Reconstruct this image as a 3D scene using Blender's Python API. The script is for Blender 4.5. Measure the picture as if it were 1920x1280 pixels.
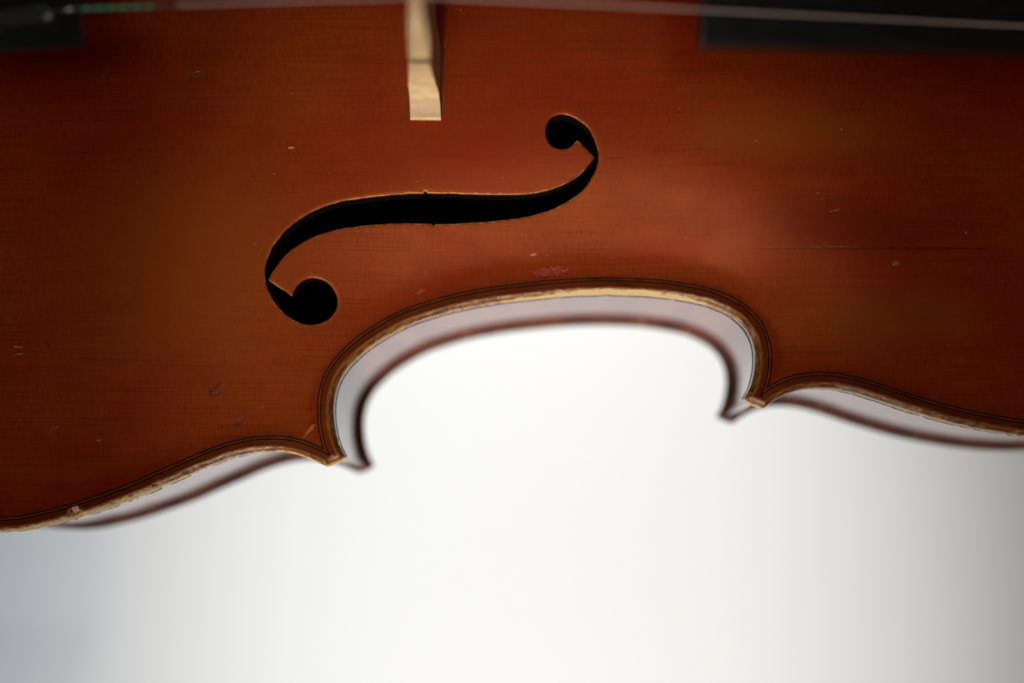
import bpy, bmesh, math, random
import numpy as np
from mathutils import Matrix, Vector
from mathutils.geometry import delaunay_2d_cdt
random.seed(4); RNG = np.random.default_rng(7)
for o in list(bpy.data.objects): bpy.data.objects.remove(o)
S = bpy.context.scene
MM = .001

# ---------------------------------------------------------------- camera
cam = bpy.data.cameras.new('camera'); CAM = bpy.data.objects.new('camera', cam); S.collection.objects.link(CAM); S.camera = CAM
cam.sensor_width = 36; cam.lens = 36.0; cam.clip_start = .005; cam.clip_end = 20
ZA = Vector((-28, 260, 1920)).normalized(); XA = (Vector((1, 0, 0))-ZA*ZA.x).normalized(); YA = ZA.cross(XA)
CAM.matrix_world = Matrix.Translation((0, 0, .192)) @ Matrix((XA, YA, ZA)).to_4x4()   # rows are the camera axes
cam.dof.use_dof = True; cam.dof.focus_distance = .1905; cam.dof.aperture_fstop = 3.0; cam.dof.aperture_blades = 9

# ---------------------------------------------------------------- light: dim room, ceiling glow and key spot; remaining lamps are added, unseen fills
world = bpy.data.worlds.new('World'); S.world = world; world.use_nodes = True
bg = world.node_tree.nodes['Background']; bg.inputs[0].default_value = (1, .97, .84, 1); bg.inputs[1].default_value = .018
def area(name, loc, target, size, sizey, watt, col, spread=180):
    l = bpy.data.lights.new(name, 'AREA'); l.shape = 'RECTANGLE'; l.size = size; l.size_y = sizey; l.energy = watt; l.color = col; l.spread = math.radians(spread)
    o = bpy.data.objects.new(name, l); S.collection.objects.link(o); o.location = loc
    o.rotation_euler = (Vector(target)-Vector(loc)).to_track_quat('-Z', 'Y').to_euler(); return o
def spotlamp(name, loc, target, cone, watt, col, rad):
    l = bpy.data.lights.new(name, 'SPOT'); l.spot_size = math.radians(cone); l.spot_blend = 1; l.energy = watt; l.color = col; l.shadow_soft_size = rad
    o = bpy.data.objects.new(name, l); S.collection.objects.link(o); o.location = loc; o.rotation_euler = (Vector(target)-Vector(loc)).to_track_quat('-Z', 'Y').to_euler(); return o
area('ceiling_glow', (-.03, -.02, .76), (-.03, -.02, 0), .42, .84, .27, (1, .76, .50), 95)
area('sheen_fill', (-.02, -.38, .58), (.0, .03, 0), .22, .16, .125, (1, .82, .80), 80)  # added unseen softbox for a mild sheen across the middle of the plate
spotlamp('key_spot', (-.08, -.65, .40), (-.006, .034, 0), 10.6, 18.5, (1, .92, .82), .015)
area('edge_fill', (-.10, -.78, .22), (.0, .0, -.02), .34, .22, .38, (1, .97, .94), 90)  # added unseen light, low down, for highlights on the rounded edges
spotlamp('backdrop_fill', (.0, -1.15, -.075), (.01, .12, -.42), 37.5, 75, (.99, .99, .95), .08)  # unseen light added to brighten the backdrop from the near side
spotlamp('backdrop_fill_far', (.0, 1.0, -.10), (.01, .04, -.42), 35, 82, (.99, .99, .95), .08)  # second added backdrop light, hidden behind the violin
area('cool_fill', (-.80, -.35, -.05), (-.20, -.10, -.42), .30, .30, 1.1, (.76, .87, 1), 120)  # added bluish fill that cools the tail side of the backdrop
S.view_settings.view_transform = 'Standard'; S.view_settings.look = 'None'; S.view_settings.exposure = 0; S.view_settings.gamma = 1
S.render.engine = 'CYCLES'
# ---------------------------------------------------------------- body geometry (all in millimetres, x to the neck, y to the bass side, z up from the edge)
YC = 88.0                       # centre line of the body
LOWER = [(-168,88),(-167.5,75),(-165,58),(-160,40),(-152,23),(-140,8),(-126,-3),(-112,-8.6),(-98.87,-9.8),(-95.21,-9.62),(-92.66,-9.26),(-89.05,-8.36),(-85.06,-7.44),(-81.45,-6.25),(-77.13,-4.75),(-73.51,-3.48),(-69.91,-1.85),(-66.32,-0.22),(-62.69,1.3),(-59.08,2.99),(-55.43,4.25),(-51.77,5.13),(-48.1,5.45),(-45.15,5.34),(-42.57,4.69),(-39.95,3.59),(-37.72,2.49)]
CBOUT = [(-34.01,4.39),(-34.83,5.61),(-35.56,7.33),(-36.18,9.7),(-36.53,12.53),(-36.5,15.06),(-36.1,17.3),(-35.35,19.19),(-33.96,21.28),(-32.09,23.19),(-29.89,25.11),(-27.68,26.55),(-25.15,28.09),(-21.97,29.61),(-18.78,30.67),(-14.95,31.85),(-11.76,32.57),(-6.96,33.46),(-3.62,33.94),(1.71,34.51),(6.01,34.93),(10.26,35.18),(15.59,35.31),(20.91,35.15),(25.12,34.88),(29.65,34.25),(33.45,33.51),(35.97,32.61),(37.98,31.69),(39.98,30.4),(41.46,28.98),(42.52,27.18),(43.12,25.39),(43.31,23.34),(43.14,21.31),(42.75,19.27),(42.11,17.25),(41.31,15.88),(40.79,15.18)]
UPPER = [(44.75,13.38),(45.26,13.86),(46.55,14.87),(48.09,15.73),(49.87,16.48),(51.9,17.03),(54.42,17.23),(57.42,17.12),(60.54,16.54),(64.02,15.56),(68.15,14.04),(71.59,12.93),(74.24,12.08),(78.36,10.92),(82.46,9.92),(86.51,9.12),(89.62,8.57),(93.1,8.04),(100,7.4),(108,7.3),(118,8.8),(130,14),(141,23),(150,35),(157,49),(162,64),(165,78),(166,88)]
def mirror(c): c = np.array(c, float)[::-1].copy(); c[:,1] = 2*YC-c[:,1]; return c
def resample(c, step):
    c = np.asarray(c, float); s = np.r_[0, np.cumsum(np.hypot(*np.diff(c, axis=0).T))]
    n = max(3, int(round(s[-1]/step))+1); u = np.linspace(0, s[-1], n)
    return np.stack([np.interp(u, s, c[:,0]), np.interp(u, s, c[:,1])], 1)
def smooth(c, step, sig):
    """even resampling, then a gaussian along the curve with its end points held"""
    c = resample(c, step); k = int(3*sig/step)+1; w = np.exp(-.5*((np.arange(-k, k+1)*step)/sig)**2); w /= w.sum()
    a = np.vstack([2*c[0]-c[1:k+1][::-1], c, 2*c[-1]-c[-k-1:-1][::-1]])
    return np.stack([np.convolve(a[:,i], w, 'valid') for i in (0,1)], 1)
def left_normals(c):
    t = np.gradient(c, axis=0); t /= np.hypot(t[:,0], t[:,1])[:,None]
    return np.stack([-t[:,1], t[:,0]], 1)
def extend(c, l):
    a = c[0]-c[2]; a /= np.hypot(*a); b = c[-1]-c[-3]; b /= np.hypot(*b)
    return np.vstack([c[0]+a*l, c, c[-1]+b*l])
def cross_trim(a, b):
    """cut the tail of a and the head of b where the two polylines cross"""
    na, nb = min(60, len(a)-1), min(60, len(b)-1); best = None
    for i in range(len(a)-2, len(a)-2-na, -1):
        for j in range(nb):
            p, r = a[i], a[i+1]-a[i]; q, s = b[j], b[j+1]-b[j]
            den = r[0]*s[1]-r[1]*s[0]
            if abs(den) < 1e-12: continue
            t = ((q[0]-p[0])*s[1]-(q[1]-p[1])*s[0])/den; u = ((q[0]-p[0])*r[1]-(q[1]-p[1])*r[0])/den
            if 0 <= t <= 1 and 0 <= u <= 1: return np.vstack([a[:i+1], p+t*r]), np.vstack([p+t*r, b[j+1:]])
    return a, b
STEP = .4
low = smooth(np.vstack([mirror(LOWER)[:-1], LOWER]), STEP, 1.8)
cbt = smooth(CBOUT, STEP, 1.0)
upp = smooth(np.vstack([UPPER, mirror(UPPER)[1:]]), STEP, 1.5)
cbb = mirror(cbt)
SIDES = [low, cbt, upp, cbb]
def offset_loop(d):
    """closed loop d inside the four bout curves, mitred at the corners like purfling and ribs"""
    o = []
    for c in SIDES:
        e = extend(c, 5.0); e = np.vstack([resample(e[:2], .4)[:-1], e[1:-1], resample(e[-2:], .4)[1:]])
        o.append(e+left_normals(e)*d)
    for i in range(4):
        j = (i+1) % 4; o[i], o[j] = cross_trim(o[i], o[j])
    return o
def outline_loop():
    o = []
    for i in range(4):
        a, b = SIDES[i], SIDES[(i+1) % 4]; m = (a[-1]+b[0])/2; tdir = b[0]-a[-1]; nrm = np.array([tdir[1], -tdir[0]])/np.hypot(*tdir)
        k = 9; u = np.linspace(0, 1, k+2)[1:-1]
        end = a[-1]+u[:,None]*tdir+nrm*(.35*np.sin(np.pi*u))[:,None]
        o += [a, end]
    return np.vstack(o)
OUT = outline_loop()
def inside(P, loop):
    P = np.asarray(P); r = np.zeros(len(P), bool); x, y = P[:,0], P[:,1]; a = loop; b = np.roll(loop, -1, 0)
    for s in range(0, len(P), 4000):
        xs, ys = x[s:s+4000,None], y[s:s+4000,None]
        c = (a[:,1] > ys) != (b[:,1] > ys)
        with np.errstate(divide='ignore', invalid='ignore'):
            xi = a[:,0]+(ys-a[:,1])*(b[:,0]-a[:,0])/(b[:,1]-a[:,1])
        r[s:s+4000] = (np.sum(c & (xs < xi), 1) % 2) == 1
    return r
def dist(P, loop, closed=True):
    P = np.asarray(P, np.float32); a = loop if closed else loop[:-1]; b = np.roll(loop, -1, 0) if closed else loop[1:]
    a = a.astype(np.float32); v = (b-a).astype(np.float32); L = np.maximum((v*v).sum(1), 1e-9); r = np.empty(len(P), np.float32)
    for s in range(0, len(P), 2500):
        q = P[s:s+2500]; wx = q[:,0,None]-a[:,0]; wy = q[:,1,None]-a[:,1]
        t = np.clip((wx*v[:,0]+wy*v[:,1])/L, 0, 1)
        r[s:s+2500] = np.sqrt(((wx-t*v[:,0])**2+(wy-t*v[:,1])**2).min(1))
    return r
# the arching: a membrane stretched inside the channel, solved on a 1 mm grid
def solve_arch():
    loop = np.vstack(offset_loop(4.0))[::2]
    gx = np.arange(-176., 176.); gy = np.arange(-16., 193.); X, Y = np.meshgrid(gx, gy, indexing='ij')
    m = inside(np.stack([X.ravel(), Y.ravel()], 1), loop).reshape(X.shape)
    def A(u):
        u = u*m; r = 4*u; r[1:] -= u[:-1]; r[:-1] -= u[1:]; r[:,1:] -= u[:,:-1]; r[:,:-1] -= u[:,1:]; return r*m
    b = m.astype(float); u = np.zeros_like(b); r = b-A(u); p = r.copy(); rs = (r*r).sum()
    for _ in range(700):
        Ap = A(p); al = rs/(p*Ap).sum(); u += al*p; r -= al*Ap; n = (r*r).sum()
        if n < 1e-6: break
        p = r+n/rs*p; rs = n
    uc = u[:, int(YC+16)].copy(); k = np.exp(-.5*(np.arange(-30, 31)/10)**2); k /= k.sum()
    uc = np.convolve(np.pad(uc, 30, 'edge'), k, 'valid')
    t = np.clip(u/np.maximum(uc, 60)[:,None], 0, 1.2)
    H = 15.2*(1-np.abs(np.clip(gx/172, -1, 1))**3.2)
    z = H[:,None]*t**1.45
    g = np.exp(-.5*(np.arange(-6, 7)/2.0)**2); g /= g.sum()
    for ax in (0, 1): z = np.apply_along_axis(lambda v: np.convolve(np.pad(v, 6, 'edge'), g, 'valid'), ax, z)
    return gx, gy, z
GX, GY, GZ = solve_arch()
def arch(P):
    """bicubic lookup of the arching"""
    P = np.asarray(P, float); fx = np.clip(P[:,0]-GX[0], 1, len(GX)-3.001); fy = np.clip(P[:,1]-GY[0], 1, len(GY)-3.001)
    ix = fx.astype(int); iy = fy.astype(int); tx = fx-ix; ty = fy-iy
    def w(t): return ((1-t)**3/6, (3*t**3-6*t**2+4)/6, (-3*t**3+3*t**2+3*t+1)/6, t**3/6)
    wx, wy = w(tx), w(ty); r = 0
    for i in range(4):
        for j in range(4): r = r+wx[i]*wy[j]*GZ[ix+i-1, iy+j-1]
    return r
PD = np.array([0,.06,.15,.3,.5,.8,1.1,1.5,2.0,2.5,3.2,4.2,5.5,7,9,12,400.])
PZ = np.array([-1.7,-1.2,-.88,-.55,-.3,-.07,.0,-.01,-.10,-.2,-.34,-.46,-.52,-.5,-.46,-.45,-.45])
def top_z(P, d=None):
    if d is None: d = dist(P, OUT)
    return np.interp(d, PD, PZ)+arch(P)
# treble sound hole outline
FHOLE = [(-48.19, 36.99), (-44.01, 34.16), (-43.74, 35.09), (-42.72, 36.41), (-41.48, 37.29), (-40.02, 37.62), (-38.57, 37.38), (-37.38, 36.74), (-36.45, 35.76), (-35.88, 34.58), (-35.76, 33.25), (-36.1, 31.9), (-36.86, 30.78), (-37.86, 29.89), (-39.09, 29.29), (-40.55, 29.01), (-42.23, 29.2), (-43.91, 29.89), (-45.56, 31.07), (-46.95, 32.68), (-47.97, 34.35), (-48.63, 36.13), (-48.84, 37.69), (-48.68, 39.36), (-48.2, 40.92), (-47.41, 42.49), (-46.39, 44.04), (-44.87, 45.73), (-43.25, 47.07), (-41.26, 48.41), (-39.03, 49.63), (-36.81, 50.51), (-34.35, 51.27), (-30.68, 51.87), (-26.99, 52.37), (-23.3, 52.73), (-20.33, 52.93), (-14.89, 53.05), (-11.17, 52.99), (-6.19, 52.96), (-2.45, 53.0), (0.8, 53.18), (3.3, 53.6), (5.55, 54.18), (7.79, 55.09), (9.52, 56.1), (10.99, 57.35), (12.09, 58.58), (12.69, 59.43), (11.19, 60.72), (9.39, 62.35), (8.95, 61.74), (8.1, 61.06), (6.74, 60.69), (5.39, 60.91), (4.27, 61.59), (3.57, 62.64), (3.4, 63.77), (3.65, 64.9), (4.38, 65.93), (5.48, 66.49), (6.7, 66.65), (8.18, 66.38), (9.65, 65.69), (11.02, 64.67), (12.14, 63.2), (12.95, 61.62), (13.37, 60.04), (13.3, 58.46), (12.86, 57.11), (12.01, 55.64), (10.92, 54.18), (9.31, 52.82), (7.32, 51.68), (4.82, 50.52), (1.81, 49.64), (-1.72, 48.92), (-5.74, 48.47), (-10.01, 48.14), (-13.77, 47.85), (-17.52, 47.73), (-20.99, 47.77), (-25.94, 47.59), (-29.63, 47.26), (-32.09, 46.91), (-35.04, 46.36), (-37.5, 45.7), (-39.96, 44.81), (-41.94, 43.81), (-43.92, 42.45), (-45.43, 41.11), (-46.7, 39.41), (-47.59, 38.2)]
# ---------------------------------------------------------------- materials
class N:
    """small node-graph writer"""
    def __init__(s, name):
        s.m = bpy.data.materials.new(name); s.m.use_nodes = True; s.t = s.m.node_tree; s.p = s.t.nodes['Principled BSDF']; s.l = s.t.links
    def node(s, ty, **k):
        n = s.t.nodes.new(ty)
        for a, v in k.items(): setattr(n, a, v)
        return n
    def put(s, sock, v):
        if isinstance(v, bpy.types.NodeSocket): s.l.new(v, sock)
        elif isinstance(v, (tuple, list)) and len(v) == 3 and sock.type == 'RGBA': sock.default_value = (*v, 1)
        else: sock.default_value = v
    def math(s, op, a, b=0., c=None, clamp=False):
        n = s.node('ShaderNodeMath', operation=op, use_clamp=clamp); s.put(n.inputs[0], a); s.put(n.inputs[1], b)
        if c is not None: s.put(n.inputs[2], c)
        return n.outputs[0]
    def mix(s, f, a, b, mode='MIX'):
        n = s.node('ShaderNodeMix', data_type='RGBA', blend_type=mode); s.put(n.inputs[0], f); s.put(n.inputs[6], a); s.put(n.inputs[7], b); return n.outputs[2]
    def pos(s, sc=(1000, 1000, 1000), loc=(0, 0, 0), rot=0):
        tc = s.node('ShaderNodeTexCoord'); mp = s.node('ShaderNodeMapping', vector_type='POINT'); s.l.new(tc.outputs['Object'], mp.inputs[0])
        mp.inputs['Scale'].default_value = sc; mp.inputs['Location'].default_value = loc; mp.inputs['Rotation'].default_value = (0, 0, rot); return mp.outputs[0]
    def noise(s, sc, detail=3, rough=.5, loc=(0, 0, 0), dist=0.):
        n = s.node('ShaderNodeTexNoise'); s.l.new(s.pos(sc, loc), n.inputs['Vector']); n.inputs['Scale'].default_value = 1
        n.inputs['Detail'].default_value = detail; n.inputs['Roughness'].default_value = rough; n.inputs['Distortion'].default_value = dist; return n.outputs[0]
    def ramp(s, f, lo, hi, a=0., b=1.):
        n = s.node('ShaderNodeMapRange', interpolation_type='SMOOTHSTEP'); s.put(n.inputs[0], f); s.put(n.inputs[1], lo); s.put(n.inputs[2], hi); s.put(n.inputs[3], a); s.put(n.inputs[4], b); return n.outputs[0]
    def attr(s, name): return s.node('ShaderNodeAttribute', attribute_name=name).outputs['Fac']
    def bump(s, h, dist, strength=1., prev=None):
        n = s.node('ShaderNodeBump'); s.put(n.inputs['Height'], h); n.inputs['Distance'].default_value = dist; n.inputs['Strength'].default_value = strength
        if prev is not None: s.l.new(prev, n.inputs['Normal'])
        return n.outputs[0]
    def set(s, **k):
        for a, v in k.items(): s.put(s.p.inputs[a.replace('_', ' ')], v)
        return s.m

def spot(n, cx, cy, rx, ry, rot=0., rag=.35, freq=1.6, soft=.7):
    """ragged patch mask, 1 inside, centred at a place on the plate (mm); all patches of a material share their ragged noise"""
    ca, sa = math.cos(rot), math.sin(rot)
    if not hasattr(n, 'xy'):
        tc = n.node('ShaderNodeTexCoord'); sp = n.node('ShaderNodeSeparateXYZ'); n.l.new(tc.outputs['Object'], sp.inputs[0]); n.xy = sp.outputs
        n.rag = {0: n.noise((900,)*3, 2, .6), 1: n.noise((2200,)*3, 2, .6, (3, 3, 0))}
    u = n.math('MULTIPLY_ADD', n.xy[0], 1000*ca/rx, n.math('MULTIPLY_ADD', n.xy[1], 1000*sa/rx, -(cx*ca+cy*sa)/rx))
    v = n.math('MULTIPLY_ADD', n.xy[0], -1000*sa/ry, n.math('MULTIPLY_ADD', n.xy[1], 1000*ca/ry, (cx*sa-cy*ca)/ry))
    r = n.math('SQRT', n.math('MULTIPLY_ADD', u, u, n.math('MULTIPLY', v, v)))
    return n.ramp(n.math('MULTIPLY_ADD', n.rag[1 if freq > 1.5 else 0], rag*4, n.math('ADD', r, -rag*2)), 1.0, soft)

def spruce():
    n = N('varnished_spruce'); d = n.attr('edge'); fd = n.attr('fdist'); wear = n.attr('wear')
    big = n.noise((20, 28, 30), 3, .5); mid = n.noise((110, 190, 100), 3, .6, (3, 1, 0))
    grain = n.noise((45, 3000, 0), 2, .6); line = n.noise((5, 1100, 0), 1, .5, (5, 0, 0)); weave = n.noise((3400, 420, 0), 2, .6); weave2 = n.noise((900, 60, 0), 2, .5, (1, 7, 0))
    col = n.mix(n.ramp(big, .34, .66), (.175, .0090, .0016), (.215, .0285, .0028))
    col = n.mix(n.ramp(mid, .40, .75, 0, .40), col, (.205, .022, .0035))
    col = n.mix(n.ramp(grain, .42, .72, 0, .42), col, (.050, .006, .002))
    col = n.mix(n.ramp(line, .5, .75, 0, .10), col, (.040, .005, .0015))
    col = n.mix(n.ramp(weave, .42, .72, 0, .46), col, (.060, .007, .002))
    col = n.mix(n.ramp(weave2, .5, .8, 0, .07), col, (.25, .055, .010))
    # broad varnish tones: amber where it has thinned, dark red patches, darkest beside the tailpiece
    for cx, cy, rx, ry, rot, c, f in ((-62, 42, 34, 26, .2, (.195, .041, .0036), .7), (48, 63, 30, 7, -.05, (.178, .040, .0036), .7), (57, 46.5, 24, 7.5, -.16, (.105, .0024, .0009), .92), (30, 44, 16, 5, .1, (.17, .0070, .0015), .7), (-8, 60, 34, 11, 0, (.185, .0095, .0022), .6), (-86, 78, 26, 7, 0, (.075, .0022, .001), .85), (70, 30, 26, 8, 0, (.145, .035, .0032), .6)):
        col = n.mix(n.math('MULTIPLY', spot(n, cx, cy, rx, ry, rot, .12, .9, .1), f), col, c)
    speck = n.noise((5200, 5200, 0), 1, .5, (1, 4, 0)); col = n.mix(n.ramp(speck, .50, .72, 0, .28), col, (.055, .006, .002))
    # the varnish is thinner towards the worn edge: amber ground, dark residues, bare wood; streaks run along the edge
    al = n.attr('along'); ev = n.node('ShaderNodeCombineXYZ'); n.put(ev.inputs[0], n.math('MULTIPLY', al, .33)); n.put(ev.inputs[1], n.math('MULTIPLY', d, 1.3))
    def estreak(off, sc, det, ro):
        t = n.node('ShaderNodeTexNoise'); a = n.node('ShaderNodeVectorMath', operation='MULTIPLY_ADD'); n.l.new(ev.outputs[0], a.inputs[0]); a.inputs[1].default_value = (sc, sc, sc); a.inputs[2].default_value = (off, off*.7, off*1.3)
        n.l.new(a.outputs[0], t.inputs['Vector']); t.inputs['Scale'].default_value = 1; t.inputs['Detail'].default_value = det; t.inputs['Roughness'].default_value = ro; return t.outputs[0]
    e1 = estreak(3., .8, 4, .6); e2 = estreak(11., 2.2, 4, .65); e3 = estreak(23., .3, 3, .55)
    col = n.mix(n.ramp(d, 2.25, 1.9, 0, .45), col, (.060, .0135, .0024))
    gold = n.mix(n.ramp(e2, .35, .65), (.11, .033, .005), (.27, .105, .017))
    col = n.mix(n.math('MULTIPLY', n.ramp(n.math('MULTIPLY_ADD', e1, 1.1, n.math('MULTIPLY', d, -1.)), -.95, -.30), n.ramp(e3, .25, .5, .55, 1)), col, gold)
    k = n.math('ADD', n.math('MULTIPLY', e2, .55), n.math('ADD', n.math('MULTIPLY', e1, .45), n.math('MULTIPLY', e3, .35)))
    bare = n.math('SUBTRACT', n.math('ADD', k, n.math('MULTIPLY', wear, .95)), n.math('MULTIPLY', d, .62))
    res = n.math('MULTIPLY', n.ramp(n.math('ADD', e1, n.math('MULTIPLY', n.math('SUBTRACT', e2, .5), .5)), .50, .60), n.ramp(d, 1.0, .5))
    col = n.mix(n.math('MULTIPLY', res, .75), col, (.060, .0095, .0040))
    col = n.mix(n.ramp(bare, .74, .84), col, (.34, .155, .030))
    col = n.mix(n.ramp(bare, .88, .98), col, (.62, .43, .18))
    # sound hole rim: bare amber arris, chipped along the middle, lip highlight painted in there too
    rpatch = n.ramp(n.noise((260, 260, 260), 2, .5, (5, 2, 9)), .45, .62, .05, .9)
    rpatch = n.math('MAXIMUM', rpatch, spot(n, -14, 50, 30, 7.5, .1, .2, .9))
    rim = n.math('MULTIPLY', rpatch, n.ramp(n.math('SUBTRACT', fd, n.math('MULTIPLY', n.noise((900, 900, 900), 4, .65, (1, 1, 6)), .9)), -.22, -.38))
    col = n.mix(rim, col, (.40, .19, .050))
    col = n.mix(n.math('MULTIPLY', n.ramp(fd, 1.0, .1), .22), col, (.23, .062, .010))
    # scars and scratches, each where it sits on the plate
    nrm_h = n.math('MULTIPLY', n.noise((700, 700, 700), 4, .65, (3, 3, 3)), 1.)
    sc = [(4.4, 39.2, 3.4, 1.0, .05, .45, (.24, .035, .022), .8), (-60.2, 73.4, 2.9, .75, -.12, .35, (.10, .028, .006), .8), (-58.4, 16.8, 1.2, 1.7, -.5, .45, (.085, .014, .006), .55),
          (-54.2, 10.9, 1.3, .55, .5, .4, (.12, .02, .012), .7), (-40.9, 9.1, 1.9, .42, .85, .45, (.34, .10, .022), .9), (-43.2, 60.4, .62, .2, 0, .3, (.45, .26, .10), .9),
          (1.3, 42.5, .9, .3, .1, .4, (.42, .18, .14), .7), (-20.3, 35.5, 1.2, .5, .5, .5, (.26, .05, .03), .7), (68.3, 39.8, .7, .6, 0, .4, (.20, .07, .015), .8), (-88.5, 9.2, .9, .45, .9, .4, (.10, .035, .04), .7),
          (-94.5, 24.5, 1.0, .16, 0, .4, (.4, .30, .26), .4), (-94.3, 23.2, .8, .14, .1, .4, (.4, .30, .26), .4), (-80, 7.4, .7, .2, 0, .4, (.35, .2, .16), .4),
          (78, 46.5, 1.6, .25, .25, .4, (.03, .008, .004), .7), (57, 49.3, 1.1, .2, .2, .4, (.24, .09, .03), .7)]
    hsum = None
    for cx, cy, rx, ry, rot, rag, c, f in sc:
        mk = spot(n, cx, cy, rx, ry, rot, rag, 2.2 if rx < 1.5 else 1.4)
        col = n.mix(n.math('MULTIPLY', mk, f), col, c); hsum = mk if hsum is None else n.math('ADD', hsum, mk)
    # the long scratch along the grain and two hair cracks from the sound hole eyes
    for cx, cy, rx, ry, rot, c, f in ((52, 43.0, 10, .2, -.022, (.07, .028, .008), .7), (72, 42.45, 17, .16, -.02, (.014, .004, .002), .9), (-32.6, 33.2, 3.4, .07, 0, (.02, .006, .002), .8), (16.2, 59.2, 2.4, .07, .02, (.02, .006, .002), .7)):
        mk = spot(n, cx, cy, rx, ry, rot, .16, .9); col = n.mix(n.math('MULTIPLY', mk, f), col, c); hsum = n.math('ADD', hsum, n.math('MULTIPLY', mk, .5))
    # narrow olive and brown lines along both sides of the bridge foot
    mk = n.math('MULTIPLY', spot(n, -15.5, 71.0, .42, 5.2, 0, .3, 1.2), .75); col = n.mix(mk, col, (.075, .058, .012))
    mk = n.math('MULTIPLY', spot(n, -21.9, 67.5, .35, 3.0, 0, .3, 1.2), .6); col = n.mix(mk, col, (.07, .03, .008))
    # dust: sparse pale grains
    v = n.node('ShaderNodeTexVoronoi', feature='F1'); n.l.new(n.pos((260, 260, 260)), v.inputs['Vector']); v.inputs['Scale'].default_value = 1
    pick = n.node('ShaderNodeSeparateColor'); n.l.new(v.outputs['Color'], pick.inputs[0])
    rad = n.ramp(pick.outputs[0], .55, 1.0, .0, .034)
    dust = n.math('MULTIPLY', n.math('LESS_THAN', v.outputs['Distance'], rad), .6)
    v2 = n.node('ShaderNodeTexVoronoi', feature='F1'); n.l.new(n.pos((800, 800, 800), (3, 1, 0)), v2.inputs['Vector']); v2.inputs['Scale'].default_value = 1
    pk2 = n.node('ShaderNodeSeparateColor'); n.l.new(v2.outputs['Color'], pk2.inputs[0])
    dust2 = n.math('MULTIPLY', n.math('LESS_THAN', v2.outputs['Distance'], n.ramp(pk2.outputs[1], .80, 1., 0., .075)), .35)
    dust = n.math('MAXIMUM', dust, dust2)
    col = n.mix(dust, col, (.55, .42, .33))
    h = n.math('ADD', n.math('MULTIPLY', grain, .5), n.math('ADD', n.math('MULTIPLY', weave, .55), n.math('MULTIPLY', n.noise((1800, 1800, 1800), 2, .6), .35)))
    eh = n.math('MULTIPLY', n.math('ADD', e1, n.math('MULTIPLY', e2, .7)), n.ramp(d, 1.6, .9))
    relief = n.math('ADD', n.math('MULTIPLY', h, .016), n.math('ADD', n.math('MULTIPLY', n.math('MULTIPLY', n.math('SUBTRACT', nrm_h, .75), hsum), .4), n.math('MULTIPLY', eh, .20)))
    b = n.bump(relief, .001, .8)
    rn = n.noise((160, 160, 160), 2, .6, (2, 2, 2)); ro = n.math('MULTIPLY_ADD', rn, .16, n.ramp(d, 2., 1.2, .17, .12))
    ro = n.math('ADD', ro, n.ramp(bare, .84, .95, 0, .25))
    n.set(Base_Color=col, Roughness=ro, Normal=b, IOR=1.5, Specular_IOR_Level=.5, Specular_Tint=n.mix(n.ramp(d, 2., 1.2), (1., .36, .14), (1., .85, .75)))
    return n.m
def simple(name, col, rough=.4, coat=0., croush=.1, bumpsc=None, bumpd=0.00003, var=.0, vsc=600, metal=0., spec=.5):
    n = N(name); c = col
    if var: c = n.mix(n.ramp(n.noise((vsc,)*3, 4, .6), .3, .7), tuple(x*(1-var) for x in col), tuple(x*(1+var) for x in col))
    n.set(Base_Color=c, Roughness=rough, Specular_IOR_Level=spec, Coat_Weight=coat, Coat_Roughness=croush, Metallic=metal)
    if bumpsc: n.put(n.p.inputs['Normal'], n.bump(n.noise(bumpsc, 3, .6), bumpd, .8))
    return n.m
def maple_rib():
    n = N('varnished_flamed_maple')
    fl = n.noise((260, 260, 25), 2, .5, dist=.6); fi = n.noise((60, 60, 1400), 3, .6)
    col = n.mix(n.ramp(fl, .38, .62), (.17, .050, .046), (.27, .080, .066)); col = n.mix(n.ramp(fi, .5, .75, 0, .4), col, (.05, .012, .006))
    n.set(Base_Color=col, Roughness=.15, Specular_IOR_Level=.25, IOR=1.5, Coat_Weight=.62, Coat_Roughness=.12, Coat_IOR=1.45); n.put(n.p.inputs['Coat Normal'], n.bump(fl, .00009, .5)); return n.m
def maple_back():
    n = N('varnished_back_maple')
    fl = n.noise((150, 150, 150), 4, .6); col = n.mix(n.ramp(fl, .35, .62), (.07, .022, .012), (.15, .048, .022))
    col = n.mix(n.ramp(n.noise((240, 240, 240), 3, .6, (3, 1, 2)), .63, .70), col, (.36, .19, .07))
    n.set(Base_Color=col, Roughness=.6, Specular_IOR_Level=.15); return n.m
def bridge_maple():
    n = N('bridge_maple'); sp = n.node('ShaderNodeSeparateXYZ'); n.l.new(n.pos(), sp.inputs[0]); z = sp.outputs[2]; f0 = BRIDGE_FOOT; fi = n.noise((300, 1700, 400), 4, .65); fl = n.noise((900, 120, 2600), 3, .6)
    col = n.mix(n.ramp(fi, .35, .7), (.68, .46, .21), (.80, .60, .33)); col = n.mix(n.ramp(fl, .55, .75, 0, .4), col, (.42, .25, .10))
    col = n.mix(n.math('MULTIPLY', n.math('MULTIPLY', n.ramp(z, f0+1.05, f0+1.25), n.ramp(z, f0+4.6, f0+1.8)), .75), col, (.36, .21, .075))   # browner band above the toe
    n.set(Base_Color=col, Roughness=.5); n.put(n.p.inputs['Normal'], n.bump(fi, .00005, .7)); return n.m
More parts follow.
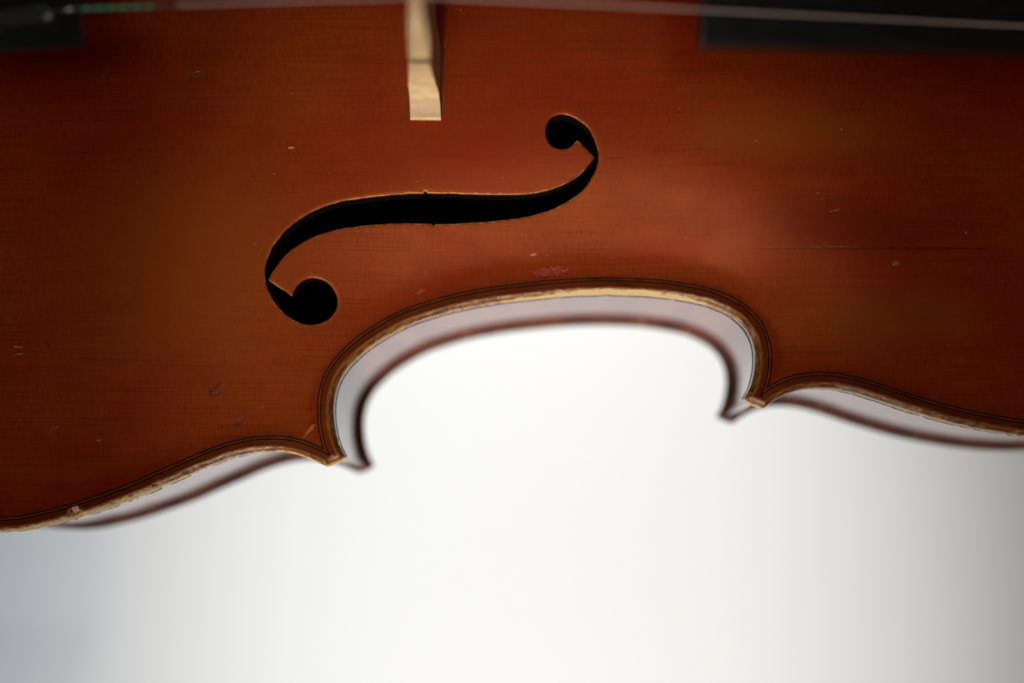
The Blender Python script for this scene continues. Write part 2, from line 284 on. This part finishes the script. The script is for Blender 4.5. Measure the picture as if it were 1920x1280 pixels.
def ebony(name, r, coat, spec=.3):
    n = N(name); g = n.noise((40, 1200, 1200), 3, .6); col = n.mix(n.ramp(g, .4, .7), (.004, .0040, .0038), (.008, .0078, .007))
    sc = n.noise((30, 900, 900), 2, .5, (4, 4, 4)); n.set(Base_Color=col, Specular_IOR_Level=spec, Roughness=n.math('MULTIPLY_ADD', sc, .2, r-.1), Coat_Weight=coat, Coat_Roughness=.12); n.put(n.p.inputs['Normal'], n.bump(g, .00003, .6)); return n.m
def silk():
    n = N('silk_winding'); w = n.node('ShaderNodeTexWave', wave_type='BANDS', bands_direction='X'); n.l.new(n.pos((1000, 1000, 1000), rot=.9), w.inputs['Vector']); w.inputs['Scale'].default_value = .22
    f = n.ramp(w.outputs['Fac'], .05, .35); n.set(Base_Color=n.mix(f, (.008, .05, .03), (.03, .42, .22)), Roughness=.6); return n.m
def wound_string():
    n = N('wound_string_metal'); w = n.node('ShaderNodeTexWave', wave_type='BANDS', bands_direction='X'); n.l.new(n.pos((1000, 1000, 1000)), w.inputs['Vector']); w.inputs['Scale'].default_value = 1.6
    n.set(Base_Color=(.62, .58, .56), Roughness=.34, Metallic=.9); n.put(n.p.inputs['Normal'], n.bump(w.outputs['Fac'], .00004, .6)); return n.m
def paper():
    n = N('white_backdrop'); f = n.noise((3, 3, 3), 3, .5); n.set(Base_Color=n.mix(f, (.80, .80, .80), (.84, .84, .835)), Roughness=.8); n.put(n.p.inputs['Normal'], n.bump(n.noise((120, 120, 120), 4, .6), .0006, .4)); return n.m
# ---------------------------------------------------------------- mesh helpers
def link(name, me, mat, parent=None, smooth_sh=True):
    if smooth_sh: me.polygons.foreach_set('use_smooth', [True]*len(me.polygons))
    if mat: me.materials.append(mat)
    o = bpy.data.objects.new(name, me); S.collection.objects.link(o); o.parent = parent; return o
def raw(name, verts, faces, mat, parent=None, smooth_sh=True):
    me = bpy.data.meshes.new(name); me.from_pydata([(v[0]*MM, v[1]*MM, v[2]*MM) for v in verts], [], faces); me.update(); return link(name, me, mat, parent, smooth_sh)
def tube(name, pts, rad, mat, parent, seg=12):
    pts = [Vector(p) for p in pts]; V = []; Fc = []
    for i, p in enumerate(pts):
        t = (pts[min(i+1, len(pts)-1)]-pts[max(i-1, 0)]).normalized(); a = t.cross(Vector((0, 0, 1))); a = (a if a.length > 1e-4 else Vector((1, 0, 0))).normalized(); b = a.cross(t)
        r = rad[i] if isinstance(rad, (list, tuple)) else rad
        V += [p+(a*math.cos(2*math.pi*k/seg)+b*math.sin(2*math.pi*k/seg))*r for k in range(seg)]
    for i in range(len(pts)-1):
        for k in range(seg): q = (k+1) % seg; Fc.append((i*seg+k, (i+1)*seg+k, (i+1)*seg+q, i*seg+q))
    Fc += [tuple(range(seg)), tuple(range(len(V)-1, len(V)-1-seg, -1))]
    return raw(name, V, Fc, mat, parent)
def rounded(o, w, seg=2, angle=40):
    m = o.modifiers.new('soft_edges', 'BEVEL'); m.width = w*MM; m.segments = seg; m.limit_method = 'ANGLE'; m.angle_limit = math.radians(angle)
def spline(ctrl, per=6):
    c = np.asarray(ctrl, float); n = len(c); o = []
    for i in range(n-1):
        a, b, e, f = c[max(i-1, 0)], c[i], c[i+1], c[min(i+2, n-1)]
        for k in range(per):
            t = k/per; o.append(.5*((2*b)+(e-a)*t+(2*a-5*b+4*e-f)*t*t+(3*b-a-3*e+f)*t**3))
    return np.vstack(o+[c[-1]])
def fill2d(loop, holes=()):
    """triangles of a 2-D outline with holes"""
    pts = []; ed = []
    for l in [loop, *holes]:
        b = len(pts); pts += [Vector(p) for p in l]; ed += [(b+i, b+(i+1) % len(l)) for i in range(len(l))]
    v, e, f, *_ = delaunay_2d_cdt(pts, ed, [], 0, 1e-6)
    c = np.array([[(v[a][0]+v[b][0]+v[g][0])/3, (v[a][1]+v[b][1]+v[g][1])/3] for a, b, g in f])
    k = inside(c, np.array(loop, float))
    for h in holes: k &= ~inside(c, np.array(h, float))
    return [tuple(p) for p in v], [f[i] for i in np.flatnonzero(k)]

violin = bpy.data.objects.new('violin', None); S.collection.objects.link(violin); violin.empty_display_size = .05
violin['label'] = 'old red-brown varnished violin with worn edges, f-hole and pale bridge'; violin['category'] = 'violin'

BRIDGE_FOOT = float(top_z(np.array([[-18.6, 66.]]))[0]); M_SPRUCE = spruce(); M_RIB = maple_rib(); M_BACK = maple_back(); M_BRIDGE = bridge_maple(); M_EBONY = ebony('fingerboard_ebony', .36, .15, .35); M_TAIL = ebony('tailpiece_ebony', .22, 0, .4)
M_DARK = simple('dark_dyed_purfling', (.005, .006, .003), .4, 0, .12, var=.3, vsc=500, spec=.12); M_PALE = simple('amber_purfling_core', (.17, .034, .005), .4, 0, .12, var=.35, vsc=300, spec=.15)
M_INNER = simple('inner_wood_darkened', (.006, .0035, .002), .8, var=.2, spec=.05); M_FWALL = simple('sound_hole_wall', (.006, .003, .0015), .9, var=.4, vsc=1500, spec=.02)  # near-black colour puts the shade inside the body into the inner wood
M_STEEL = simple('tuner_steel', (.35, .36, .38), .25, metal=1.); M_NICKEL = simple('string_plain_steel', (.58, .48, .41), .45, metal=.35); M_SILK = silk(); M_WOUND = wound_string(); M_SILKDARK = simple('violet_silk', (.045, .035, .055), .6)
M_NECK = simple('neck_maple', (.26, .10, .03), .4, .3, .2, var=.2)

# ---------------------------------------------------------------- sound holes
def floop():
    c = np.array(FHOLE); tips = [0, 1, 48, 50]; o = []
    for a, b in zip(tips, tips[1:]+[len(c)]):
        seg = np.vstack([c[a:b+1]]) if b < len(c) else np.vstack([c[a:], c[:1]])
        s = resample(seg, .4) if len(seg) < 4 else smooth(spline(seg, 6), .4, .5)
        o.append(s[:-1])
    return np.vstack(o)
F_T = floop()
# nicks and tiny wear on the inner arris: the two notches in the middle and a slightly uneven line
def roughen(loop, amp, seed, closed=True):
    r = np.random.default_rng(seed); n = len(loop); k = np.exp(-.5*(np.arange(-4, 5)/1.3)**2); k /= k.sum()
    j = np.convolve(np.pad(r.normal(0, 1, n), 4, 'wrap'), k, 'valid'); return loop+left_normals(loop)*(j*amp)[:,None]
F_T = roughen(F_T, .045, 3)
for nx, ny in ((-18.9, 52.9), (-17.6, 47.7)):
    i = np.argmin(np.hypot(F_T[:,0]-nx, F_T[:,1]-ny)); F_T[i, 1] += .5 if ny > 50 else -.45
F_B = F_T[::-1].copy(); F_B[:,1] = 2*YC-F_B[:,1]

# ---------------------------------------------------------------- plates
def thin(loop, keep):
    """drop points of a dense loop outside the part the camera comes near"""
    out = []; run = 0.
    for i, p in enumerate(loop):
        near = -112 < p[0] < 106 and p[1] < 60
        if keep or near or i % 4 == 0: out.append(p)
    return np.array(out)
def wobble(P, seed, amp):
    """slow and fine unevenness of a hand-worn edge"""
    r = np.random.default_rng(seed); v = 0
    for k in range(26):
        f = 2*math.pi/r.uniform(1.1, 14.); th = r.uniform(0, 2*math.pi); v = v+np.sin((P[:,0]*math.cos(th)+P[:,1]*math.sin(th))*f+r.uniform(0, 7))*r.uniform(.3, 1)
    return v*amp/4
def chips(P):
    r = np.random.default_rng(21); v = np.zeros(len(P))
    spots = [(r.uniform(-100, -60), None, r.uniform(.3, .9), r.uniform(.05, .16)) for _ in range(26)]+[(r.uniform(-60, 95), None, r.uniform(.25, .6), r.uniform(.03, .09)) for _ in range(30)]
    for x, _, w, a in spots:
        m = P[:,1] < 40; v += np.where(m, a*np.exp(-((P[:,0]-x)/w)**2), 0)
    return v
def outline_worn():
    o = thin(OUT, False); nrm = left_normals(o); return o+nrm*(np.abs(wobble(o, 5, .05))+chips(o))[:,None]
OUTW = outline_worn()
PUR = (2.22, 2.49, 2.78, 3.05)

def cdt_plate(loop, rings, fholes, fine, constraints=()):
    pts = [loop]; edges = []; base = 0
    def addloop(l):
        nonlocal base
        edges.extend((base+i, base+(i+1) % len(l)) for i in range(len(l))); base += len(l)
    addloop(loop)
    for l in (*fholes, *constraints): pts.append(l); addloop(l)
    cl = []
    for d in rings:
        o = np.vstack(offset_loop(d)); o = thin(o, False); cl.append(o[dist(o, loop) > d-.12])
    for f in fholes:
        out = -left_normals(f) if (np.sum(f[:,0]*np.roll(f[:,1], -1)-np.roll(f[:,0], -1)*f[:,1]) > 0) else left_normals(f)
        for d in (.12, .28, .5, .85, 1.4):
            o = f+out*d; o = o[::1 if d < .6 else 2]; dd = dist(o, f); cl.append(o[(dd > d-.03) & ~inside(o, f)])
    step = 1.15 if fine else 3.
    g = []
    for x0, x1, y0, y1, s in ((-112, 106, -12, 100, step), (-180, -112, -20, 196, 3.2), (106, 180, -20, 196, 3.2), (-112, 106, 100, 196, 3.2)):
        xs = np.arange(x0+s/2, x1, s); ys = np.arange(y0+s/2, y1, s); X, Y = np.meshgrid(xs, ys); X = X+((np.arange(len(ys)) % 2)*s/2)[:,None]; g.append(np.stack([X.ravel(), Y.ravel()], 1))
    g = np.vstack(g); g = g[inside(g, loop)]; g = g[dist(g, loop) > (rings[-1]+.5)]
    for f in fholes: g = g[~inside(g, f)]; g = g[dist(g, f) > 1.7]
    pts += cl+[g]; P = np.vstack(pts)
    v, e, f, *_ = delaunay_2d_cdt([Vector(p) for p in P], edges, [], 0, 1e-5)
    V = np.array([(p[0], p[1]) for p in v]); Fc = np.array(f); c = V[Fc].mean(1)
    k = inside(c, loop)
    for l in fholes:
        bb = np.flatnonzero((np.abs(c-l.mean(0)) < 45).all(1)); kk = inside(c[bb], l); k[bb[kk]] = False
    Fc = Fc[k]; a = V[Fc]; area2 = (a[:,1,0]-a[:,0,0])*(a[:,2,1]-a[:,0,1])-(a[:,2,0]-a[:,0,0])*(a[:,1,1]-a[:,0,1])
    Fc[area2 < 0] = Fc[area2 < 0][:, ::-1]
    return V, Fc
def boundary(Fc):
    e = np.vstack([Fc[:, [0,1]], Fc[:, [1,2]], Fc[:, [2,0]]]); key = {}
    for a, b in e.tolist(): key[(a, b)] = 1
    return [(a, b) for (a, b) in key if (b, a) not in key]

def wear_of(P):
    """how much the edge is rubbed, by place"""
    x, y = P[:,0], P[:,1]; w = .12+0*x
    g = lambda c, s: np.exp(-((x-c)/s)**2)
    tre = y < YC
    w = w+np.where(tre, .60*g(16, 18)*(y > 30)+.58*g(-92, 15)+.36*g(-72, 10)+.28*g(-44, 9)*(y < 8)+.12*g(-28, 10)*(y > 20)+.30*g(42.5, 2.4)*(y < 16.4)+.15*g(-36, 3)*(y < 6)+.12*g(72, 14), .15)
    return w

def make_top():
    loops = [thin(np.vstack(offset_loop(d)), False) for d in PUR]
    V, Fc = cdt_plate(OUTW, (.06, .15, .3, .5, .8, 1.1, 1.5, 1.85, 3.3, 4.2, 5.2, 6.3), (F_T, F_B), True, loops)
    d = dist(V, OUTW); fd = np.minimum(dist(V, F_T), 9); z = np.interp(d, PD, PZ)+arch(V)
    z = z+wobble(V, 9, .03)*(d < 1.6)-.09*np.exp(-(fd/.16)**2)
    c = V[Fc].mean(1); near = np.flatnonzero(dist(c, OUTW) < 6); cls = np.zeros(len(Fc), int)
    for l in loops: cls[near[inside(c[near], l)]] += 1
    far = np.ones(len(Fc), bool); far[near] = False; cls[far] = 4
    W = wear_of(V)
    def part(name, sel, mat, parent):
        ids, inv = np.unique(Fc[sel], return_inverse=True); F2 = inv.reshape(-1, 3); P3 = np.c_[V[ids], z[ids]]
        return ids, F2, P3
    ids, F2, P3 = part('top', (cls == 0) | (cls == 4), None, None)
    # underside, edge wall and sound hole walls
    nt = len(ids); under = P3.copy(); dd = d[ids]; under[:,2] = np.where(dd < 4.5, np.minimum(-4.0, P3[:,2]-1.8), arch(V[ids])-3.9)
    verts = [P3]; faces = [F2]; walls = []; mats = []
    vfull = np.vstack([P3, under]); fu = F2[:, ::-1]+nt
    quads_f = []; quads_e = []; extra = []
    bnd = boundary(F2)
    inner_is = set(np.flatnonzero((dd > 1.2) & (np.minimum(fd[ids], dist(V[ids], F_B)) > .05)).tolist())
    ring_mid = {}; ring_low = {}
    def ring(i):
        if i not in ring_mid:
            ring_mid[i] = 2*nt+len(extra); extra.append((P3[i,0], P3[i,1], -2.7))
        return ring_mid[i]
    for a, b in bnd:
        if dd[a] < .02 and dd[b] < .02:
            ma, mb = ring(a), ring(b); quads_e += [(b, a, ma, mb), (mb, ma, a+nt, b+nt)]
        elif a in inner_is or b in inner_is: continue          # the purfling lies in this gap
        else: quads_f.append((b, a, a+nt, b+nt))
    # pull the lower arris in a little
    cen = {a for a, b in bnd if dd[a] < .02}
    nn = {}
    for a, b in bnd:
        if dd[a] < .02 and dd[b] < .02:
            t = P3[b,:2]-P3[a,:2]; t = np.array([-t[1], t[0]]); nn[a] = nn.get(a, 0)+t; nn[b] = nn.get(b, 0)+t
    for i, t in nn.items(): t = t/(np.hypot(*t)+1e-9); vfull[i+nt,:2] += t*.45
    vall = np.vstack([vfull, np.array(extra)]) if extra else vfull
    me = bpy.data.meshes.new('top_plate'); fl = F2.tolist()+fu.tolist()+quads_e+quads_f
    me.from_pydata((vall*MM).tolist(), [], fl); me.update()
    n = len(me.vertices); e_ = np.zeros(n); e_[:nt] = dd; e_[nt:2*nt] = dd; f_ = np.full(n, 9.); f_[:nt] = fd[ids]; w_ = np.zeros(n); w_[:nt] = W[ids]; w_[nt:2*nt] = W[ids]
    if extra: w_[2*nt:] = wear_of(np.array(extra)[:,:2])
    def along(P):
        s = np.r_[0, np.cumsum(np.hypot(*np.diff(OUTW, axis=0).T))]; r = np.empty(len(P))
        for q in range(0, len(P), 3000): r[q:q+3000] = s[((P[q:q+3000,None,:]-OUTW[None])**2).sum(2).argmin(1)]
        return r
    a_ = np.zeros(n); nearv = np.flatnonzero(dd < 4.); av = along(V[ids][nearv]); a_[nearv] = av; a_[nt+nearv] = av
    if extra: a_[2*nt:] = along(np.array(extra)[:,:2])
    for nm, arr in (('edge', e_), ('fdist', f_), ('wear', w_), ('along', a_)): me.attributes.new(nm, 'FLOAT', 'POINT').data.foreach_set('value', arr.astype(np.float32))
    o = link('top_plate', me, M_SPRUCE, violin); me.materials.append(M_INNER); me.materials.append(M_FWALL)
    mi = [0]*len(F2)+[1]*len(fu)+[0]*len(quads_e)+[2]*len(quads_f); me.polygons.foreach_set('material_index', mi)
    # sound hole walls keep a sharp arris
    sm = [True]*(len(F2)+len(fu))+[True, False]*(len(quads_e)//2)+[False]*len(quads_f); me.polygons.foreach_set('use_smooth', sm)
    me.update()
    for k, nm, mt, lab in ((1, 'purfling', M_DARK, 'dark outer purfling line inlaid along the edge'), (2, 'purfling_core', M_PALE, 'amber strip between the two dark purfling lines'), (3, 'purfling', M_DARK, 'dark inner purfling line inlaid along the edge')):
        i2, f2, p3 = part(nm, cls == k, mt, o); 
        p = raw(nm, p3, f2.tolist(), mt, o); p['label'] = lab
    return o
TOP = make_top()

ZB = -32.6        # upper face of the back plate
BOFF = (.7, -1.2)   # the two plates are not quite in register
def make_back():
    loop = thin(OUT, False); loop = (loop+left_normals(loop)*.25)[::2]; V, Fc = cdt_plate(loop, (.3, .8, 1.6, 3., 5.), (), False); d = dist(V, loop); n = len(V)
    zt = ZB+np.interp(d, [0, .3, .8, 1.6], [-1.3, -.55, -.12, 0]); zb = ZB-4+np.interp(d, [0, .3, .8, 1.6], [1.3, .55, .12, 0])-arch(V)*.95
    v = np.vstack([np.c_[V, zt], np.c_[V, zb]])+np.array([BOFF[0], BOFF[1], 0]); f = Fc.tolist()+(Fc[:, ::-1]+n).tolist()+[(b, a, a+n, b+n) for a, b in boundary(Fc)]
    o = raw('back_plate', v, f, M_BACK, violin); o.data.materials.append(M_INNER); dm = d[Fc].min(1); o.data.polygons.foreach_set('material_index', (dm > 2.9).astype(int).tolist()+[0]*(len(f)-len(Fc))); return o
BACK = make_back()

# six ribs, each bent from one strip
def rib_loop(d):
    """like offset_loop, but where the corner is wider than two ribs they meet just inside its blunt end"""
    o = [c+left_normals(c)*d for c in SIDES]
    for i in range(4):
        j = (i+1) % 4; a, b = cross_trim(o[i], o[j])
        if a is o[i]:
            a, b = a[:-2], b[2:]; m = (a[-1]+b[0])/2; a, b = np.vstack([a, m]), np.vstack([m, b])
        o[i], o[j] = a, b
    return o
RIB_D = 1.6; sides = rib_loop(RIB_D); inner = rib_loop(RIB_D+1.1)
def rib(c, ci, label):
    c = resample(c, 1.0); ci = resample(ci, 1.0); m = min(len(c), len(ci)); u = np.linspace(0, 1, len(c)); ui = np.linspace(0, 1, len(ci)); ci = np.stack([np.interp(u, ui, ci[:,k]) for k in (0,1)], 1)
    zs = np.linspace(-3.95, ZB+.02, 6); V = []; Fc = []; n = len(c)
    for a in (c, ci):
        for q, z in enumerate(zs): V += [(p[0]+BOFF[0]*q/5, p[1]+BOFF[1]*q/5, z) for p in a]
    for s in (0, 1):
        for r in range(5):
            for i in range(n-1):
                b = (s*6+r)*n+i; q = (b, b+1, b+1+n, b+n); Fc.append(q[::-1] if s == 0 else q)
    o = raw('rib', V, Fc, M_RIB, violin); o.data.materials.append(M_INNER); mi = [0]*(5*(n-1))+[1]*(5*(n-1)); o.data.polygons.foreach_set('material_index', mi); o['label'] = label; return o
def half(c, first):
    i = int(np.argmin(np.abs(c[:,1]-YC))); return c[:i+1] if first else c[i:]
rib(half(sides[0], False), half(inner[0], False), 'glossy lower bout rib on the near side')
rib(sides[1], inner[1], 'curved middle bout rib mirroring the white background')
rib(half(sides[2], True), half(inner[2], True), 'upper bout rib on the near side')
rib(half(sides[2], False), half(inner[2], False), 'upper bout rib on the far side'); rib(sides[3], inner[3], 'middle bout rib on the far side'); rib(half(sides[0], True), half(inner[0], True), 'lower bout rib on the far side')

# ---------------------------------------------------------------- bridge
BX = -18.6; FOOT_Z = float(top_z(np.array([[BX, 66.]]))[0])
def make_bridge():
    h = [(20.6, -2.2), (20.75, 1.0), (19.6, 1.75), (18.3, 3.0), (17.5, 5.2), (17.2, 8.), (17.2, 12.), (17.7, 16.), (18.4, 19.7), (17.6, 19.6), (15.5, 18.4), (12.5, 18.2), (10.4, 19.8), (10.4, 22.6), (12.5, 24.0), (15.5, 23.4), (17.3, 22.0), (18.0, 21.8), (18.5, 22.6), (18.8, 25.), (18.9, 31.5), (18.3, 34.4), (16.4, 35.9)]
    top = [(16.4, 35.9), (11, 37.4), (5.6, 38.2), (0, 38.5)]
    bot = [(0, 11.), (3, 10.4), (5.6, 8.4), (7.2, 5.2), (8.2, 2.6), (9.3, 1.2), (9.3, -2.2)]
    right = np.vstack([np.array(h)[:2], spline(h[1:], 5)[1:], spline(top, 4)[1:]]); under = np.vstack([spline(bot[:-1], 4), [bot[-1]]])
    loop = np.vstack([under, right]); other = loop[::-1].copy(); other[:,0] *= -1
    full = np.vstack([loop[:-1], other[:-1]]); full = full[np.r_[True, np.hypot(*np.diff(full, axis=0).T) > 1e-6]]
    t = np.linspace(0, 2*np.pi, 25)[:-1]; heart = np.stack([3.1*np.sin(t), 26+3.4*np.cos(t)-1.2*np.abs(np.sin(t))], 1)
    v2, f2 = fill2d(full, [heart]); v2 = np.array(v2); n = len(v2); lean = .115
    def thick(z): return np.interp(z, [-2, 1, 6, 14, 20, 30, 38], [5.6, 5.6, 5.2, 3.95, 3.4, 3.0, 1.6])
    P = []
    for s in (0, 1):
        th = thick(v2[:,1]); x0 = BX-2.65+lean*np.maximum(v2[:,1], 0)-np.interp(v2[:,1], [0, 8, 20], [0, .45, .3]); x = x0+(th if s else 0*th)
        y = YC-1.9-v2[:,0]; z = FOOT_Z+v2[:,1]
        low = v2[:,1] < -1
        zz = top_z(np.stack([x, y], 1))-.03; z = np.where(low, zz, z); tl = np.abs(v2[:,1]-1.0) < .05
        P.append(np.c_[x, y, z])
    a = v2[np.array(f2)]; ar = (a[:,1,0]-a[:,0,0])*(a[:,2,1]-a[:,0,1])-(a[:,2,0]-a[:,0,0])*(a[:,1,1]-a[:,0,1]); F2 = np.array(f2); F2[ar < 0] = F2[ar < 0][:, ::-1]
    # seen from the tail (-x) the (y', z) plane of this outline is counter-clockwise with y' = -y
    fc = F2[:, ::-1].tolist()+(F2+n).tolist()+[(a, b, b+n, a+n) for a, b in boundary(F2)]
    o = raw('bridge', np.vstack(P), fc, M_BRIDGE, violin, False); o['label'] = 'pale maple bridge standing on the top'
    bm = bmesh.new(); bm.from_mesh(o.data); bmesh.ops.recalc_face_normals(bm, faces=bm.faces); bm.to_mesh(o.data); bm.free()
    rounded(o, .22, 2, 50); return o
make_bridge()

# ---------------------------------------------------------------- fingerboard and neck
def make_board():
    x0, x1 = 28.0, 250.; zs = lambda x: 35.2-(x-28)*.143; hw = lambda x: 18.7-(x-28)*.033; V = []; Fc = []; nx, ny = 34, 20
    for i in range(nx+1):
        x = x0+(x1-x0)*i/nx; w = hw(x); R = 42.
        up = []; lo = []
        for j in range(ny+1):
            y = -w+2*w*j/ny; crown = math.sqrt(R*R-y*y)-math.sqrt(R*R-w*w); up.append((x, YC+y, zs(x)+crown)); lo.append((x, YC+y*.965, zs(x)-4.6+(0 if abs(y) > w*.72 else (crown*.8 if x < 150 else 0))))
        V += up+lo[::-1]
    m = 2*(ny+1)
    for i in range(nx):
        for k in range(m): q = (k+1) % m; Fc.append((i*m+k, i*m+q, (i+1)*m+q, (i+1)*m+k))
    Fc += [tuple(range(m))[::-1], tuple(range(nx*m, nx*m+m))]
    o = raw('fingerboard', V, Fc, M_EBONY, violin, False); o['label'] = 'dark ebony fingerboard with a squared end'
    bm = bmesh.new(); bm.from_mesh(o.data); bmesh.ops.recalc_face_normals(bm, faces=bm.faces); bm.to_mesh(o.data); bm.free()
    rounded(o, .5, 3, 40)
    V = []; Fc = []
    for i in range(14):
        x = 150+100*i/13; w = hw(x)*.93; zt = zs(x)-4.7; dp = max(12., 26-(x-150)*.35) if x < 185 else 13.
        for k in range(13):
            a = math.pi*k/12; V.append((x, YC+w*math.cos(a), zt-dp*math.sin(a)))
    for i in range(13):
        for k in range(13): q = (k+1) % 13; Fc.append((i*13+k, (i+1)*13+k, (i+1)*13+q, i*13+q))
    Fc += [tuple(range(13)), tuple(range(13*13, 14*13))[::-1]]
    raw('neck', V, Fc, M_NECK, violin)
make_board()

# ---------------------------------------------------------------- tailpiece
TX = -72.2
def make_tail():
    V = []; Fc = []; nx, ny = 26, 22
    for i in range(nx+1):
        u = i/nx; x = TX-94*u; w = 17.9-.6*u-7.6*u**1.6; zc = 40.2-20*u; e = 6.4*(1-.3*u)
        up = []; lo = []
        for j in range(ny+1):
            s = -1+2*j/ny; y = w*math.sin(s*math.pi/2); q = abs(y)/w; z = zc-e*q**2.1; xx = x-(0 if i else 2.4*(1-q*q)*0)-(2.8*(1-q*q) if i == 0 else (1.6*(1-q*q) if i == 1 else 0))*0
            up.append((xx+(.9*(1-q**2) if i == 0 else 0), YC+y, z)); lo.append((xx-(.8 if i == 0 else 0), YC+y*.93, z-3.2+.8*q))
        V += up+lo[::-1]
    m = 2*(ny+1)
    for i in range(nx):
        for k in range(m): q = (k+1) % m; Fc.append((i*m+k, i*m+q, (i+1)*m+q, (i+1)*m+k))
    Fc += [tuple(range(m))[::-1], tuple(range(nx*m, nx*m+m))]
    o = raw('tailpiece', V, Fc, M_TAIL, violin); o['label'] = 'black glossy tailpiece with a slotted string hole'
    bm = bmesh.new(); bm.from_mesh(o.data); bmesh.ops.recalc_face_normals(bm, faces=bm.faces); bm.to_mesh(o.data); bm.free()
    rounded(o, .7, 3, 35)
    return o
TAIL = make_tail()
def tail_z(x, y):
    u = (TX-x)/94; w = 17.9-.6*u-7.6*u**1.6; return 40.2-20*u-6.4*(1-.3*u)*(abs(y-YC)/w)**2.1
def slot(y):
    """raised rim of a key-shaped string slot"""
    pts = []
    for k in range(33):
        a = 2*math.pi*k/32; x = -82.5+4.2*math.cos(a)+(1.6*math.copysign(1, math.cos(a))); yy = y+1.5*math.sin(a); pts.append((x, yy, tail_z(x, yy)+.05))
    o = tube('slot_rim', pts, .32, M_TAIL, TAIL, 8)
    n = 32; V = [(p[0], p[1], p[2]-.02) for p in pts[:-1]]; raw('slot', V, [tuple(range(n))], simple('slot_painted_dark', (.0012, .001, .001), .9), TAIL, False)  # flat black sheet paints the dark of the slot; the tailpiece is not cut
    return o
BR = {'e': (-16.5, 36.4), 'a': (-5.6, 38.4), 'd': (5.6, 38.45), 'g': (16.5, 36.4)}
TY = {'e': -13.2, 'a': -4.5, 'd': 4.5, 'g': 13.2}; NY = {'e': -12.6, 'a': -2.7, 'd': 2.7, 'g': 8}; SR = {'e': .16, 'a': .34, 'd': .40, 'g': .42}
for k in 'eadg':
    b, hz = BR[k]; bx = BX-.6+.115*hz; bz = FOOT_Z+hz+SR[k]*.6; ty = YC+TY[k]; tz = tail_z(TX-1, ty)+.9; by = YC+b
    P0 = Vector((TX+.4, ty, tz)); P1 = Vector((bx, by, bz)); slope = .154; P2 = Vector((248, YC+NY[k], bz-slope*(248-bx)))
    slot(ty)
    fr = lambda t: P0+(P1-P0)*t
    s = tube('string', [fr(.30), P1-(P1-P0).normalized()*1.2, P1, P1+(P2-P1).normalized()*1.2, P1+(P2-P1)*.4, P2], SR[k], M_NICKEL if k == 'e' else M_WOUND, violin, 14)
    s['label'] = {'e': 'pale lowest string in the picture with green silk at the tail', 'a': 'second string above the green silk one', 'd': 'third string', 'g': 'thickest string on the far side'}[k]
    tube('silk_winding', [P0, fr(.12), fr(.245)], SR[k]*1.25, M_SILK, s, 12)
    tube('silk_end', [fr(.246), fr(.27), fr(.30)], SR[k]*1.2, M_SILKDARK, s, 12)
    kx = TX-6.2; tube('string_knot', [P0+Vector((.3, 0, 0)), (TX-2.5, ty, tz-.2), (TX-4.5, ty-.2, tail_z(TX-4.5, ty)+.35), (kx, ty-.7, tail_z(kx, ty)-.1)], [SR[k], SR[k], SR[k]*1.2, SR[k]*1.5], M_STEEL, s, 10)

# ---------------------------------------------------------------- backdrop: white paper sheet far behind, with a turned-up fold at the tail side
def make_backdrop():
    V = []; Fc = []; xs = np.r_[np.linspace(-.9, -.33, 10), np.linspace(-.32, -.22, 21), np.linspace(-.20, .9, 24)]; ys = np.r_[np.linspace(-.9, -.2, 10), np.linspace(-.19, -.05, 22), np.linspace(0, .9, 14)]
    for y in ys:
        for x in xs:
            fold = max(0., -.245-x-.5*max(0, -y-.085)); z = -.42-fold*.34+.012*math.sin(3*x+1.3)*math.sin(2*y)
            V.append((x*1000, y*1000, z*1000))
    n = len(xs)
    for j in range(len(ys)-1):
        for i in range(n-1): Fc.append((j*n+i, j*n+i+1, (j+1)*n+i+1, (j+1)*n+i))
    o = raw('backdrop', V, Fc, paper()); o['kind'] = 'structure'; o['label'] = 'plain white out-of-focus paper backdrop behind the violin'; return o
make_backdrop()
